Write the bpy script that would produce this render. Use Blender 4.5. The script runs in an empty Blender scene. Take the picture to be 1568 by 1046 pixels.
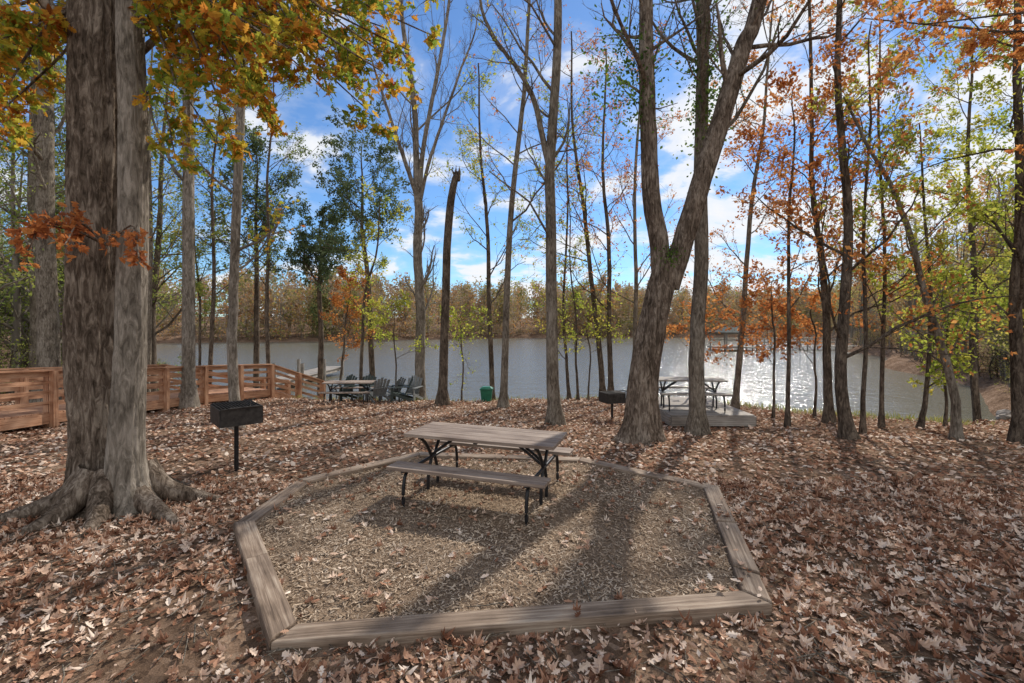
import bpy, math, numpy as np, bmesh
from mathutils import Vector
rng=np.random.default_rng(11)
sc=bpy.context.scene
A=np.array
def nrm(v): return v/np.maximum(np.linalg.norm(v,axis=-1,keepdims=True),1e-9)
def sstep(x,a,b):
    t=np.clip((x-a)/(b-a),0,1); return t*t*(3-2*t)
# ---------------------------------------------------------------- mesh helpers
def mesh_obj(name,parts,mats,parent=None,bevel=0):
    V=[];Lp=[];S=[];MI=[];SM=[];LC=[];off=0
    for p in parts:
        v,f,m,s=p[:4]; lc=p[4] if len(p)>4 and p[4] is not None else v
        v=np.asarray(v,float).reshape(-1,3); f=np.asarray(f,int)
        V.append(v);LC.append(np.asarray(lc,float).reshape(-1,3));Lp.append((f+off).ravel());S.append(np.full(len(f),f.shape[1]))
        MI.append(np.full(len(f),m));SM.append(np.full(len(f),bool(s)));off+=len(v)
    V=np.concatenate(V);Lp=np.concatenate(Lp);S=np.concatenate(S);MI=np.concatenate(MI);SM=np.concatenate(SM);LC=np.concatenate(LC)
    me=bpy.data.meshes.new(name)
    me.vertices.add(len(V));me.vertices.foreach_set('co',V.astype(np.float32).ravel())
    me.loops.add(len(Lp));me.loops.foreach_set('vertex_index',Lp.astype(np.int32))
    me.polygons.add(len(S));st=np.concatenate([[0],np.cumsum(S)[:-1]]);me.polygons.foreach_set('loop_start',st.astype(np.int32))
    me.polygons.foreach_set('material_index',MI.astype(np.int32));me.polygons.foreach_set('use_smooth',SM)
    for m in mats: me.materials.append(m)
    if any('wood' in m.name or 'timber' in m.name or 'plank' in m.name for m in mats):
        at=me.attributes.new('lc','FLOAT_VECTOR','POINT');at.data.foreach_set('vector',LC.astype(np.float32).ravel())
    me.update(calc_edges=True)
    ob=bpy.data.objects.new(name,me);sc.collection.objects.link(ob)
    if parent: ob.parent=parent
    if bevel:
        b=ob.modifiers.new('bevel','BEVEL');b.width=bevel;b.segments=2;b.limit_method='ANGLE';b.angle_limit=math.radians(42)
    return ob
BF=A([[0,3,2,1],[4,5,6,7],[0,1,5,4],[1,2,6,5],[2,3,7,6],[3,0,4,7]])
def board(p0,p1,w,h,m=0,up=(0,0,1)):
    p0=A(p0,float);p1=A(p1,float);d=nrm(p1-p0);L=np.linalg.norm(p1-p0)
    s=nrm(np.cross(d,A(up,float)));u=np.cross(s,d);o=rng.uniform(0,40,3)
    v=[];lc=[]
    for uu in(-.5,.5):
        for a,b in((0,-.5),(1,-.5),(1,.5),(0,.5)):
            v.append(p0+d*L*a+s*w*b+u*h*uu);lc.append(o+A([L*a,w*b,h*uu]))
    return (A(v),BF,m,False,A(lc))
def box(c,size,rz=0,m=0):
    c=A(c,float);d=A([math.cos(rz),math.sin(rz),0])
    return board(c-d*size[0]/2,c+d*size[0]/2,size[1],size[2],m)
def tubes(P,R,s,m=0):
    P=np.asarray(P,float);R=np.asarray(R,float)
    B,n,_=P.shape
    T=nrm(np.gradient(P,axis=1));D=nrm(P[:,-1]-P[:,0])
    ref=np.where(np.abs(D[:,2:3])>.75,A([[1.,0,0]]),A([[0,0,1.]]))[:,None,:]
    N1=nrm(np.cross(T,ref));N2=np.cross(T,N1)
    a=np.arange(s)*2*math.pi/s
    V=P[:,:,None]+R[:,:,None,None]*(np.cos(a)[:,None]*N1[:,:,None]+np.sin(a)[:,None]*N2[:,:,None])
    b=np.arange(B)[:,None,None]*n*s;i=np.arange(n-1)[None,:,None]*s;j=np.arange(s)[None,None,:];j2=(j+1)%s
    F=np.stack([b+i+j,b+i+j2,b+i+s+j2,b+i+s+j],-1).reshape(-1,4)
    return (V.reshape(-1,3),F,m,True)
def spline(C,n):
    C=np.asarray(C,float);m=len(C)
    if m==2: 
        t=np.linspace(0,1,n)[:,None];return C[0]*(1-t)+C[1]*t
    E=np.vstack([2*C[0]-C[1],C,2*C[-1]-C[-2]])
    t=np.linspace(0,m-1-1e-6,n);i=t.astype(int);u=(t-i)[:,None]
    p0,p1,p2,p3=E[i],E[i+1],E[i+2],E[i+3]
    return .5*((2*p1)+(-p0+p2)*u+(2*p0-5*p1+4*p2-p3)*u*u+(-p0+3*p1-3*p2+p3)*u**3)
def pipe(pts,r,m=0,s=10,smooth=6):
    P=spline(A(pts,float),len(pts)*smooth);return tubes(P[None],np.full((1,len(P)),r),s,m)
def disc(c,r,m=0,s=12):
    a=np.arange(s)*2*math.pi/s
    return (A(c)+np.stack([r*np.cos(a),r*np.sin(a),0*a],-1),A([list(range(s))]),m,False)
# ---------------------------------------------------------------- branching
def grow(P,R,nc,t0,t1,ang,ratio,n,wig,up,rr,Lmax=9.):
    B,m,_=P.shape
    Lt=np.linalg.norm(np.diff(P,axis=1),axis=2).sum(1)
    idx=np.repeat(np.arange(B),nc);N=len(idx)
    t=t0+(t1-t0)*((np.tile(np.arange(nc),B)+rng.random(N))/nc)
    f=t*(m-1);i=np.minimum(f.astype(int),m-2);w=(f-i)[:,None]
    pos=P[idx,i]*(1-w)+P[idx,i+1]*w;tan=nrm(P[idx,i+1]-P[idx,i]);rad=R[idx,i]*(1-w[:,0])+R[idx,i+1]*w[:,0]
    r=rng.normal(size=(N,3));perp=nrm(r-(r*tan).sum(1,keepdims=True)*tan)
    a=np.radians(ang)*rng.uniform(.65,1.3,N)[:,None]
    d=np.cos(a)*tan+np.sin(a)*perp
    L=np.minimum(Lt[idx]*ratio*(1-.5*t)*rng.uniform(.55,1.3,N),Lmax)
    st=(L/(n-1))[:,None];pts=[pos]
    for k in range(1,n):
        d=nrm(d+wig*rng.normal(size=(N,3))+A([0,0,up]));pos=pos+d*st;pts.append(pos)
    R0=np.maximum(rad*rr*rng.uniform(.7,1.1,N),.004)
    return np.stack(pts,1),np.maximum(R0[:,None]*np.linspace(1,.3,n)[None],.0028)
def randrot(N):
    q=nrm(rng.normal(size=(N,4)));w,x,y,z=q.T
    return np.stack([1-2*(y*y+z*z),2*(x*y-z*w),2*(x*z+y*w),2*(x*y+z*w),1-2*(x*x+z*z),2*(y*z-x*w),2*(x*z-y*w),2*(y*z+x*w),1-2*(x*x+y*y)],-1).reshape(N,3,3)
def flatrot(N,tilt):
    yaw=rng.uniform(0,2*math.pi,N);c,s=np.cos(yaw),np.sin(yaw);z=np.zeros(N);o=z+1
    Y=np.stack([c,-s,z,s,c,z,z,z,o],-1).reshape(N,3,3)
    a=rng.normal(0,tilt,N);c,s=np.cos(a),np.sin(a);X=np.stack([o,z,z,z,c,-s,z,s,c],-1).reshape(N,3,3)
    a=rng.normal(0,tilt,N);c,s=np.cos(a),np.sin(a);W=np.stack([c,z,s,z,o,z,-s,z,c],-1).reshape(N,3,3)
    return X@W@Y
DIA=(A([[0,0,0],[.5,.3,.08],[1,0,0],[.5,-.3,.08]]),A([[0,1,2,3]]))
def oakleaf(curl,k):
    if k==0: up=[(0,.02),(.12,.1),(.22,.07),(.33,.27),(.45,.13),(.58,.33),(.7,.14),(.84,.2),(1,0)]
    elif k==1: up=[(0,.02),(.18,.18),(.3,.14),(.42,.24),(.6,.2),(.8,.13),(1,0)]
    else: up=[(0,.02),(.1,.3),(.2,.2),(.38,.5),(.5,.22),(.72,.34),(.75,.14),(1,0)]
    up=A(up);n=len(up);v=[];
    for x,y in up: v.append([x,y,curl*(y*y*3)+curl*.5*(x-.5)**2])
    for x,y in up[:-1]: v.append([x,-y,curl*(y*y*3)+curl*.5*(x-.5)**2])
    for x,y in up: v.append([x,0,curl*.5*(x-.5)**2])
    f=[]
    for i in range(n-1):
        f.append([i,2*n-1+i,2*n+i,i+1])
        a=n+i;b=n+i+1 if i+1<n-1 else n-1
        f.append([a,b,2*n+i,2*n-1+i])
    return A(v),A(f)
OAKS=[oakleaf(c,k) for k,c in((0,.5),(1,.9),(2,.6),(0,-.3),(2,1.2),(1,-.6))]
def place(tm,pos,size,Rm,m):
    v,f=tm;N=len(pos)
    V=pos[:,None]+np.einsum('nij,kj->nki',Rm,v)*size[:,None,None]
    F=(f[None]+(np.arange(N)*len(v))[:,None,None]).reshape(-1,f.shape[1])
    return (V.reshape(-1,3),F,m,False)
def onbranch(P,n,t0=.2,jit=.05):
    B,m,_=P.shape;N=int(B*n);idx=rng.integers(0,B,N);t=rng.uniform(t0,1,N)
    f=t*(m-1);i=np.minimum(f.astype(int),m-2);w=(f-i)[:,None]
    return P[idx,i]*(1-w)+P[idx,i+1]*w+rng.normal(0,jit,(N,3))
def leaves(P,n,size,m=1,shape='dia',t0=.2,jit=.05):
    pos=onbranch(P,n,t0,jit);N=len(pos)
    if N<1: return []
    if shape=='dia': return [place(DIA,pos,size*rng.uniform(.6,1.3,N),randrot(N),m)]
    out=[];ch=rng.integers(0,4,N)
    for k in range(4):
        s=ch==k
        if s.any(): out.append(place(OAKS[k],pos[s],size*rng.uniform(.7,1.25,s.sum()),randrot(s.sum()),m))
    return out
# ---------------------------------------------------------------- node helpers
def newmat(name):
    m=bpy.data.materials.new(name);m.use_nodes=True;nt=m.node_tree;nt.nodes.clear()
    return m,nt,nt.nodes,nt.links
def ramp(N,stops,interp='LINEAR'):
    r=N.new('ShaderNodeValToRGB');cr=r.color_ramp;cr.interpolation=interp
    while len(cr.elements)>1: cr.elements.remove(cr.elements[-1])
    cr.elements[0].position=stops[0][0];cr.elements[0].color=(*stops[0][1],1)
    for p,c in stops[1:]:
        e=cr.elements.new(p);e.color=(*c,1)
    return r
def coords(N,L,scale,attr=None):
    mp=N.new('ShaderNodeMapping');mp.inputs['Scale'].default_value=scale
    if attr:
        a=N.new('ShaderNodeAttribute');a.attribute_name=attr;L.new(a.outputs['Vector'],mp.inputs[0])
    else:
        g=N.new('ShaderNodeNewGeometry');L.new(g.outputs['Position'],mp.inputs[0])
    return mp
def noise(N,L,mp,scale,detail=4,rough=.55,dist=0):
    n=N.new('ShaderNodeTexNoise');n.inputs['Scale'].default_value=scale;n.inputs['Detail'].default_value=detail
    n.inputs['Roughness'].default_value=rough;n.inputs['Distortion'].default_value=dist;L.new(mp.outputs[0],n.inputs['Vector']);return n
def mathn(N,L,op,a,b):
    n=N.new('ShaderNodeMath');n.operation=op
    for i,x in enumerate((a,b)):
        if isinstance(x,(int,float)): n.inputs[i].default_value=x
        else: L.new(x,n.inputs[i])
    return n
def finish(N,L,col,rough=.8,bump=None,bs=.5,bd=.02,spec=.3,metal=0,transl=None):
    o=N.new('ShaderNodeOutputMaterial')
    if transl is not None:
        p=N.new('ShaderNodeBsdfDiffuse');L.new(col,p.inputs[0])
        if bump is not None:
            b=N.new('ShaderNodeBump');b.inputs['Strength'].default_value=bs;b.inputs['Distance'].default_value=bd
            L.new(bump,b.inputs['Height']);L.new(b.outputs[0],p.inputs['Normal'])
        if transl>0:
            t=N.new('ShaderNodeBsdfTranslucent');mx=N.new('ShaderNodeMixShader');mx.inputs[0].default_value=transl
            L.new(col,t.inputs[0]);L.new(p.outputs[0],mx.inputs[1]);L.new(t.outputs[0],mx.inputs[2]);L.new(mx.outputs[0],o.inputs[0])
        else: L.new(p.outputs[0],o.inputs[0])
        return p
    p=N.new('ShaderNodeBsdfPrincipled')
    if isinstance(col,tuple): p.inputs['Base Color'].default_value=(*col,1)
    else: L.new(col,p.inputs['Base Color'])
    p.inputs['Roughness'].default_value=rough;p.inputs['Specular IOR Level'].default_value=spec;p.inputs['Metallic'].default_value=metal
    if bump is not None:
        b=N.new('ShaderNodeBump');b.inputs['Strength'].default_value=bs;b.inputs['Distance'].default_value=bd
        L.new(bump,b.inputs['Height']);L.new(b.outputs[0],p.inputs['Normal'])
    L.new(p.outputs[0],o.inputs[0])
    return p
def leafmat(name,stops,transl=.45,nscale=.7,namt=.5):
    m,nt,N,L=newmat(name)
    g=N.new('ShaderNodeNewGeometry');mp=coords(N,L,(1,1,1));n=noise(N,L,mp,nscale,1)
    a=mathn(N,L,'MULTIPLY',g.outputs['Random Per Island'],1-namt)
    b=mathn(N,L,'MULTIPLY_ADD',n.outputs[0],namt*2.2);b.inputs[2].default_value=-namt*.6
    c=mathn(N,L,'ADD',a.outputs[0],b.outputs[0]);r=ramp(N,stops);L.new(c.outputs[0],r.inputs[0])
    finish(N,L,r.outputs[0],transl=transl);return m
def barkmat(name,c1,c2,c3,s=1.,bd=.04):
    m,nt,N,L=newmat(name)
    mp=coords(N,L,(15*s,15*s,3.6*s));n1=noise(N,L,mp,1.6,6,.7,.9)
    mp2=coords(N,L,(1,1,.6));n2=noise(N,L,mp2,3.0,3,.6)
    r=ramp(N,[(.34,c1),(.5,c2),(.64,c3)]);a=mathn(N,L,'MULTIPLY_ADD',n2.outputs[0],.45);L.new(n1.outputs[0],a.inputs[2])
    s2=mathn(N,L,'SUBTRACT',a.outputs[0],.225);L.new(s2.outputs[0],r.inputs[0])
    finish(N,L,r.outputs[0],.9,bump=n1.outputs[0],bs=1,bd=bd,transl=0);return m
def flatmat(name,c1,c2):
    m,nt,N,L=newmat(name);mp=coords(N,L,(1,1,.3));n=noise(N,L,mp,.5,1)
    r=ramp(N,[(.4,c1),(.6,c2)]);L.new(n.outputs[0],r.inputs[0]);finish(N,L,r.outputs[0],transl=0);return m
def woodmat(name,cols,rough=.75,streak=40):
    m,nt,N,L=newmat(name)
    mp=coords(N,L,(1.6,streak,streak),'lc');n1=noise(N,L,mp,1,6,.65,.4)
    mp2=coords(N,L,(1.2,2,2),'lc');n2=noise(N,L,mp2,1.5,3)
    a=mathn(N,L,'MULTIPLY_ADD',n2.outputs[0],.7);L.new(n1.outputs[0],a.inputs[2]);s2=mathn(N,L,'SUBTRACT',a.outputs[0],.35)
    r=ramp(N,[(.3,cols[0]),(.5,cols[1]),(.7,cols[2])]);L.new(s2.outputs[0],r.inputs[0])
    finish(N,L,r.outputs[0],rough,bump=n1.outputs[0],bs=.6,bd=.008,spec=.2);return m
def plain(name,c,rough=.5,metal=0,var=.25,sc_=8):
    m,nt,N,L=newmat(name);mp=coords(N,L,(1,1,1));n=noise(N,L,mp,sc_,5,.6)
    r=ramp(N,[(.3,tuple(x*(1-var) for x in c)),(.7,tuple(min(1,x*(1+var)) for x in c))]);L.new(n.outputs[0],r.inputs[0])
    finish(N,L,r.outputs[0],rough,bump=n.outputs[0],bs=.15,bd=.01,metal=metal);return m
# materials
M_oakbark=barkmat('oak_bark',(.055,.042,.031),(.17,.13,.1),(.35,.29,.23),.8,.05)
M_oak2=barkmat('smooth_oak_bark',(.1,.084,.068),(.22,.19,.155),(.36,.315,.265),.75,.03)
M_bark=barkmat('grey_bark',(.075,.06,.048),(.19,.16,.125),(.32,.28,.23),.9)
M_pale=barkmat('pale_bark',(.1,.084,.068),(.22,.19,.155),(.36,.32,.275),.9)
M_dark=barkmat('dark_bark',(.045,.035,.027),(.115,.09,.07),(.23,.185,.14),1.)
M_twig=flatmat('woodland_bark',(.16,.14,.115),(.3,.265,.225))
M_lf_oak=leafmat('oak_leaf_autumn',[(0,(.12,.2,.035)),(.32,(.26,.33,.05)),(.5,(.55,.46,.06)),(.66,(.66,.33,.05)),(.85,(.48,.16,.035)),(1,(.25,.08,.02))],.55,.9,.4)
M_lf_orange=leafmat('orange_leaf',[(0,(.75,.42,.13)),(.4,(.64,.28,.09)),(.7,(.48,.17,.06)),(1,(.28,.1,.05))],.5)
M_lf_yel=leafmat('yellow_green_leaf',[(0,(.18,.27,.04)),(.4,(.38,.44,.07)),(.7,(.58,.54,.1)),(1,(.56,.4,.09))],.55)
M_lf_grn=leafmat('green_leaf',[(0,(.04,.08,.02)),(.5,(.1,.17,.035)),(.8,(.2,.28,.06)),(1,(.36,.38,.08))],.45)
M_lf_ced=leafmat('cedar_leaf',[(0,(.06,.09,.05)),(.5,(.12,.165,.08)),(1,(.22,.27,.14))],.35)
M_lf_far=leafmat('woodland_leaf',[(0,(.12,.16,.07)),(.22,(.26,.28,.1)),(.34,(.48,.36,.14)),(.46,(.33,.26,.19)),(.58,(.42,.35,.27)),(.7,(.56,.27,.11)),(.84,(.54,.46,.15)),(1,(.18,.23,.1))],.3,.12,.6)  # far leaf colours lightened to stand in for distance haze
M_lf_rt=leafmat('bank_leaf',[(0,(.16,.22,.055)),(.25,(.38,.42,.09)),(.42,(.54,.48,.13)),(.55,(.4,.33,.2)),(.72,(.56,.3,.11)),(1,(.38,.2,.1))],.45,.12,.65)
M_lf_left=leafmat('left_wood_leaf',[(0,(.09,.14,.035)),(.35,(.2,.27,.065)),(.6,(.36,.4,.1)),(.8,(.5,.44,.12)),(1,(.46,.26,.08))],.5,.25,.6)
M_litter=leafmat('fallen_leaf',[(0,(.09,.04,.027)),(.2,(.21,.1,.06)),(.42,(.38,.21,.135)),(.6,(.53,.35,.245)),(.78,(.68,.53,.42)),(1,(.8,.71,.61))],.06,1.4,.22)
M_chip=leafmat('wood_chip',[(0,(.13,.085,.055)),(.3,(.29,.21,.145)),(.65,(.45,.35,.255)),(1,(.66,.55,.43))],0,1.5,.35)
M_grass=leafmat('grass_blade',[(0,(.16,.19,.05)),(.5,(.34,.34,.1)),(1,(.5,.43,.2))],.4)
M_timber=woodmat('weathered_timber',[(.1,.07,.05),(.235,.172,.125),(.4,.32,.245)])
M_table=woodmat('table_plank',[(.15,.108,.085),(.26,.2,.16),(.37,.3,.245)],.65)
M_deck=woodmat('stained_deck_wood',[(.22,.1,.055),(.45,.245,.145),(.6,.37,.24)],.7)
M_grey=woodmat('grey_deck_wood',[(.17,.15,.13),(.3,.265,.23),(.42,.385,.34)])
M_black=plain('black_painted_steel',(.018,.018,.02),.35,0,.3,20)
M_rust=plain('soot_steel',(.05,.044,.04),.65,.3,.5,12)
M_green=plain('green_plastic',(.02,.15,.09),.45)
M_chair=plain('dark_chair_plastic',(.04,.055,.05),.5)
M_chair2=plain('grey_chair_plastic',(.2,.21,.21),.5)
M_roof=plain('dock_roof',(.05,.062,.058),.95)
M_rock=plain('rock',(.3,.26,.22),.9,0,.4,3)
# ---------------------------------------------------------------- terrain
WL=-1.35
def Ys(x): return 18.6+.5*np.sin(x*.5)-6.0*sstep(x,4.5,13)
def Yf(x): return 108+.5*np.minimum(x+5,0)+.25*np.maximum(x-20,0)+3*np.sin(x*.06)
def XR(y): return 18.6+(y-15)*.6+1.2*np.sin(y*.3)
def XL(y): return -15-(y-20)*.92+1.5*np.sin(y*.25)
PAD=A([[-1.61,3.03],[1.97,3.44],[2.71,6.0],[1.1,7.28],[-1.55,7.54],[-2.91,6.2],[-2.94,4.82]])
def inpoly(x,y,PP,g=0):
    ins=np.ones_like(x,bool)
    for i in range(len(PP)):
        a=PP[i];b=PP[(i+1)%len(PP)];e=b-a;LL=np.hypot(*e);ins&=((e[0]*(y-a[1])-e[1]*(x-a[0]))/LL>g)
    return ins
def gz(x,y):
    x=np.asarray(x,float);y=np.asarray(y,float)
    near=-.07*np.clip(y-6,0,13.5)
    yf=Yf(x)
    far=np.clip((y-yf)*.055,0,5)
    rt=np.clip((x-XR(y))*.07,0,4)*sstep(x,14,22)
    lf=np.clip((XL(y)-x)*.05,0,2)*sstep(y,16,30)
    land=near+.3*sstep(y,22,60)+far+rt+lf
    bump=.03*np.sin(x*1.7+y*.6)*np.sin(y*1.3-x*.4)+.018*np.sin(x*4.1+1)*np.sin(y*3.7)
    padd=np.hypot((x-0)/3.9,(y-5.2)/3.2);bump=bump*sstep(padd,1.,1.5)
    L=np.minimum(np.minimum(y-Ys(x),yf-y),np.minimum(XR(y)-x,x-XL(y)))
    w=sstep(L,-.6,1.6)
    bed=WL-.35-np.clip(L*.08,0,2.5)
    return (land+bump)*(1-w)+bed*w
def axis(a,b,st,far,g=1.22):
    c=np.arange(a,b,st);o=[];s=st;v=c[-1]
    while v<far: s*=g;s=min(s,120);v+=s;o.append(v)
    return c,A(o)
xc,xo=axis(-26,26,.35,1600,1.12);X=np.unique(np.round(np.concatenate([-xo[::-1],xc,xo]),3))
yc,yo=axis(0,24,.3,1700,1.06);Y=np.concatenate([A([-900,-400,-150,-60,-25,-12,-6,-3,-1.5]),yc,yo])
XX,YY=np.meshgrid(X,Y);ZZ=gz(XX,YY)
nx,ny=len(X),len(Y);i=np.arange(ny-1)[:,None]*nx;j=np.arange(nx-1)[None]
F=np.stack([i+j,i+j+1,i+nx+j+1,i+nx+j],-1).reshape(-1,4)
m,nt,N,L=newmat('forest_floor')
mp=coords(N,L,(1,1,1))
vo=N.new('ShaderNodeTexVoronoi');vo.inputs['Scale'].default_value=17;L.new(mp.outputs[0],vo.inputs['Vector'])
sep=N.new('ShaderNodeSeparateColor');L.new(vo.outputs['Color'],sep.inputs[0])
n1=noise(N,L,mp,.8,5,.6);n3=noise(N,L,mp,60,4,.75)
ad=mathn(N,L,'MULTIPLY_ADD',sep.outputs[0],.45);L.new(n1.outputs[0],ad.inputs[2])
ad2=mathn(N,L,'MULTIPLY_ADD',n3.outputs[0],.8);L.new(ad.outputs[0],ad2.inputs[2]);ad3=mathn(N,L,'SUBTRACT',ad2.outputs[0],.62)
r=ramp(N,[(0,(.06,.038,.027)),(.35,(.14,.09,.06)),(.6,(.25,.165,.112)),(.85,(.37,.265,.19)),(1,(.46,.36,.28))]);L.new(ad3.outputs[0],r.inputs[0])
hs=mathn(N,L,'ADD',ad2.outputs[0],vo.outputs['Distance'])
finish(N,L,r.outputs[0],bump=hs.outputs[0],bs=.9,bd=.03,transl=0)
mesh_obj('ground',[(np.stack([XX,YY,ZZ],-1).reshape(-1,3),F,0,True)],[m])
def offs(d):
    n=len(PAD);out=[]
    for i in range(n):
        p0,p1,p2=PAD[i-1],PAD[i],PAD[(i+1)%n]
        e1=nrm(p1-p0);e2=nrm(p2-p1);n1_=A([-e1[1],e1[0]]);n2_=A([-e2[1],e2[0]])
        b=nrm(n1_+n2_);out.append(p1+b*d/np.dot(b,n1_))
    return A(out)
IN=offs(.19)
m,nt,N,L=newmat('mulch');mp=coords(N,L,(1,1,1));n1=noise(N,L,mp,60,5,.7);n2=noise(N,L,mp,1.2,3)
ad=mathn(N,L,'MULTIPLY_ADD',n2.outputs[0],.5);L.new(n1.outputs[0],ad.inputs[2]);s_=mathn(N,L,'SUBTRACT',ad.outputs[0],.25)
r=ramp(N,[(.25,(.11,.072,.048)),(.5,(.24,.172,.12)),(.75,(.39,.3,.215))]);L.new(s_.outputs[0],r.inputs[0])
finish(N,L,r.outputs[0],bump=n1.outputs[0],bs=1,bd=.02,transl=0)
mesh_obj('mulch_bed',[(np.c_[offs(.1),np.full(7,.03)],A([list(range(7))]),0,False)],[m])
n=56000;px=rng.uniform(-3,2.8,n);py=rng.uniform(3,7.6,n)
k=inpoly(px,py,IN,0.01);px,py=px[k],py[k];n=len(px)
CH=(A([[-.5,-.13,0],[.5,-.1,0],[.48,.14,.04],[-.52,.1,.03]]),A([[0,1,2,3]]))
mesh_obj('mulch_chips',[place(CH,np.c_[px,py,.034+rng.uniform(0,.02,n)],rng.uniform(.01,.045,n)*(1+.6*(rng.random(n)<.06)),flatrot(n,.28),0)],[M_chip])
parts=[];nP=len(PAD)
for i in range(nP):
    a,b=PAD[i],PAD[(i+1)%nP];c,d=IN[(i+1)%nP],IN[i];e=nrm(b-a);g=.004
    top=.09+rng.uniform(-.01,.01);tilt=rng.uniform(-.008,.008)
    if i in(2,3): top-=.02
    nn=A([-e[1],e[0]]);cuts=[0,1]
    if i==1: cuts=[0,.16,.55,1]
    if i==6: cuts=[0,.42,1]
    lerp=lambda p,q_,t:p+(q_-p)*t
    for f0,f1 in zip(cuts[:-1],cuts[1:]):
        q=[lerp(a,b,f0)+e*g,lerp(a,b,f1)-e*g,lerp(d,c,f1)-e*g,lerp(d,c,f0)+e*g];v=[];lc=[];o=rng.uniform(0,30,3);dz=rng.uniform(-.005,.005);sh=nn*rng.uniform(-.008,.008)
        for z in(-.1,top+dz):
            for w,p in enumerate(q):
                zz=z if z<0 else z+(tilt if w in(1,2) else -tilt)
                v.append([p[0]+sh[0],p[1]+sh[1],zz]);lc.append(o+A([np.dot(p-a,e),np.dot(p-a,nn),z]))
        parts.append((A(v),BF,0,False,A(lc)))
mesh_obj('timber_border',parts,[M_timber],bevel=.012)
# ---------------------------------------------------------------- water
m,nt,N,L=newmat('lake_water')
mp=coords(N,L,(1,2.2,1));n1=noise(N,L,mp,2.2,4,.6,.3);n2=noise(N,L,mp,.35,3,.5)
ad=mathn(N,L,'MULTIPLY_ADD',n2.outputs[0],1.5);L.new(n1.outputs[0],ad.inputs[2])
p=finish(N,L,(.16,.155,.12),.13,bump=ad.outputs[0],bs=.6,bd=.11,spec=.6)
mesh_obj('lake_water',[(A([[-260,9,WL],[260,9,WL],[260,230,WL],[-260,230,WL]]),A([[0,1,2,3]]),0,False)],[m])
# ---------------------------------------------------------------- leaf litter
def litter(n,y0,y1,tms,smin,smax,wedge=1.35,lift=.03,tilt=.35):
    y=np.sqrt(rng.uniform(y0*y0,y1*y1,n));x=rng.uniform(-1,1,n)*(wedge*y+.8)
    k=(y<Ys(x)-.2)&(~inpoly(x,y,PAD,0))
    dn=.5+.5*np.sin(x*1.3+2*np.sin(y*.9))*np.sin(y*1.1+1.5*np.sin(x*.8));k&=rng.random(n)<.5+.7*dn
    k&=~((np.hypot(x+2.4,y-3.3)<.6)&(rng.random(n)<.6))
    k&=np.hypot(x+4.75,y-5.6)>.5
    x,y=x[k],y[k];z=gz(x,y)+rng.uniform(0.004,lift,len(x));out=[];ch=rng.integers(0,len(tms),len(x))
    for q in range(len(tms)):
        s=ch==q;c=s.sum();out.append(place(tms[q],np.c_[x,y,z][s],rng.uniform(smin,smax,c),flatrot(c,tilt),0))
    return out
P4=(A([[0,0,.03],[.4,.3,.12],[1,.05,0],[.5,-.32,.1]]),A([[0,1,2,3]]))
P5=(A([[0,0,0],[.3,.35,.1],[.8,.25,.0],[1,-.05,.15],[.45,-.35,.05]]),A([[0,1,2,3,4]]))
parts=litter(30000,2.0,6.5,OAKS,.03,.1,tilt=.4)
parts+=litter(26000,2.0,6.5,[P4,P5],.015,.05)
parts+=litter(90000,6.5,19.5,[P4,P5],.045,.12,1.35,.03,.32)
mesh_obj('leaf_litter',parts,[M_litter])
n=1700;x=rng.uniform(-3,2.8,n);y=rng.uniform(3,7.6,n);w=rng.random(n)<(.3+.75*sstep(y,4.5,7.)+.5*(x>1.7));k=inpoly(x,y,PAD,.03)&w
x,y=x[k],y[k];on=~inpoly(x,y,IN,0.0);parts=[]
for q in range(6):
    s=rng.random(len(x))<np.where(on,.14,.25);parts.append(place(OAKS[q],np.c_[x,y,np.where(on,.108,.055)][s],rng.uniform(.035,.09,s.sum()),flatrot(s.sum(),.2),0))
mesh_obj('fallen_leaves_on_mulch',parts,[M_litter])
n=1600;y=rng.uniform(2.2,9,n);x=rng.uniform(-1,1,n)*1.3*y;k=~inpoly(x,y,PAD)|(rng.random(n)<.2);x,y=x[k],y[k];n=len(x)
a=rng.uniform(0,math.pi,n);L_=rng.uniform(.05,.35,n);z=gz(x,y)+np.where(inpoly(x,y,PAD),.06,.03)
d=np.c_[np.cos(a),np.sin(a),rng.normal(0,.06,n)]*L_[:,None];p0=np.c_[x,y,z]
P=np.stack([p0,p0+d*.5+rng.normal(0,.012,(n,3)),p0+d],1);mesh_obj('fallen_twigs',[tubes(P,np.repeat(rng.uniform(.002,.006,n)[:,None],3,1),4)],[M_bark])
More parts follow.
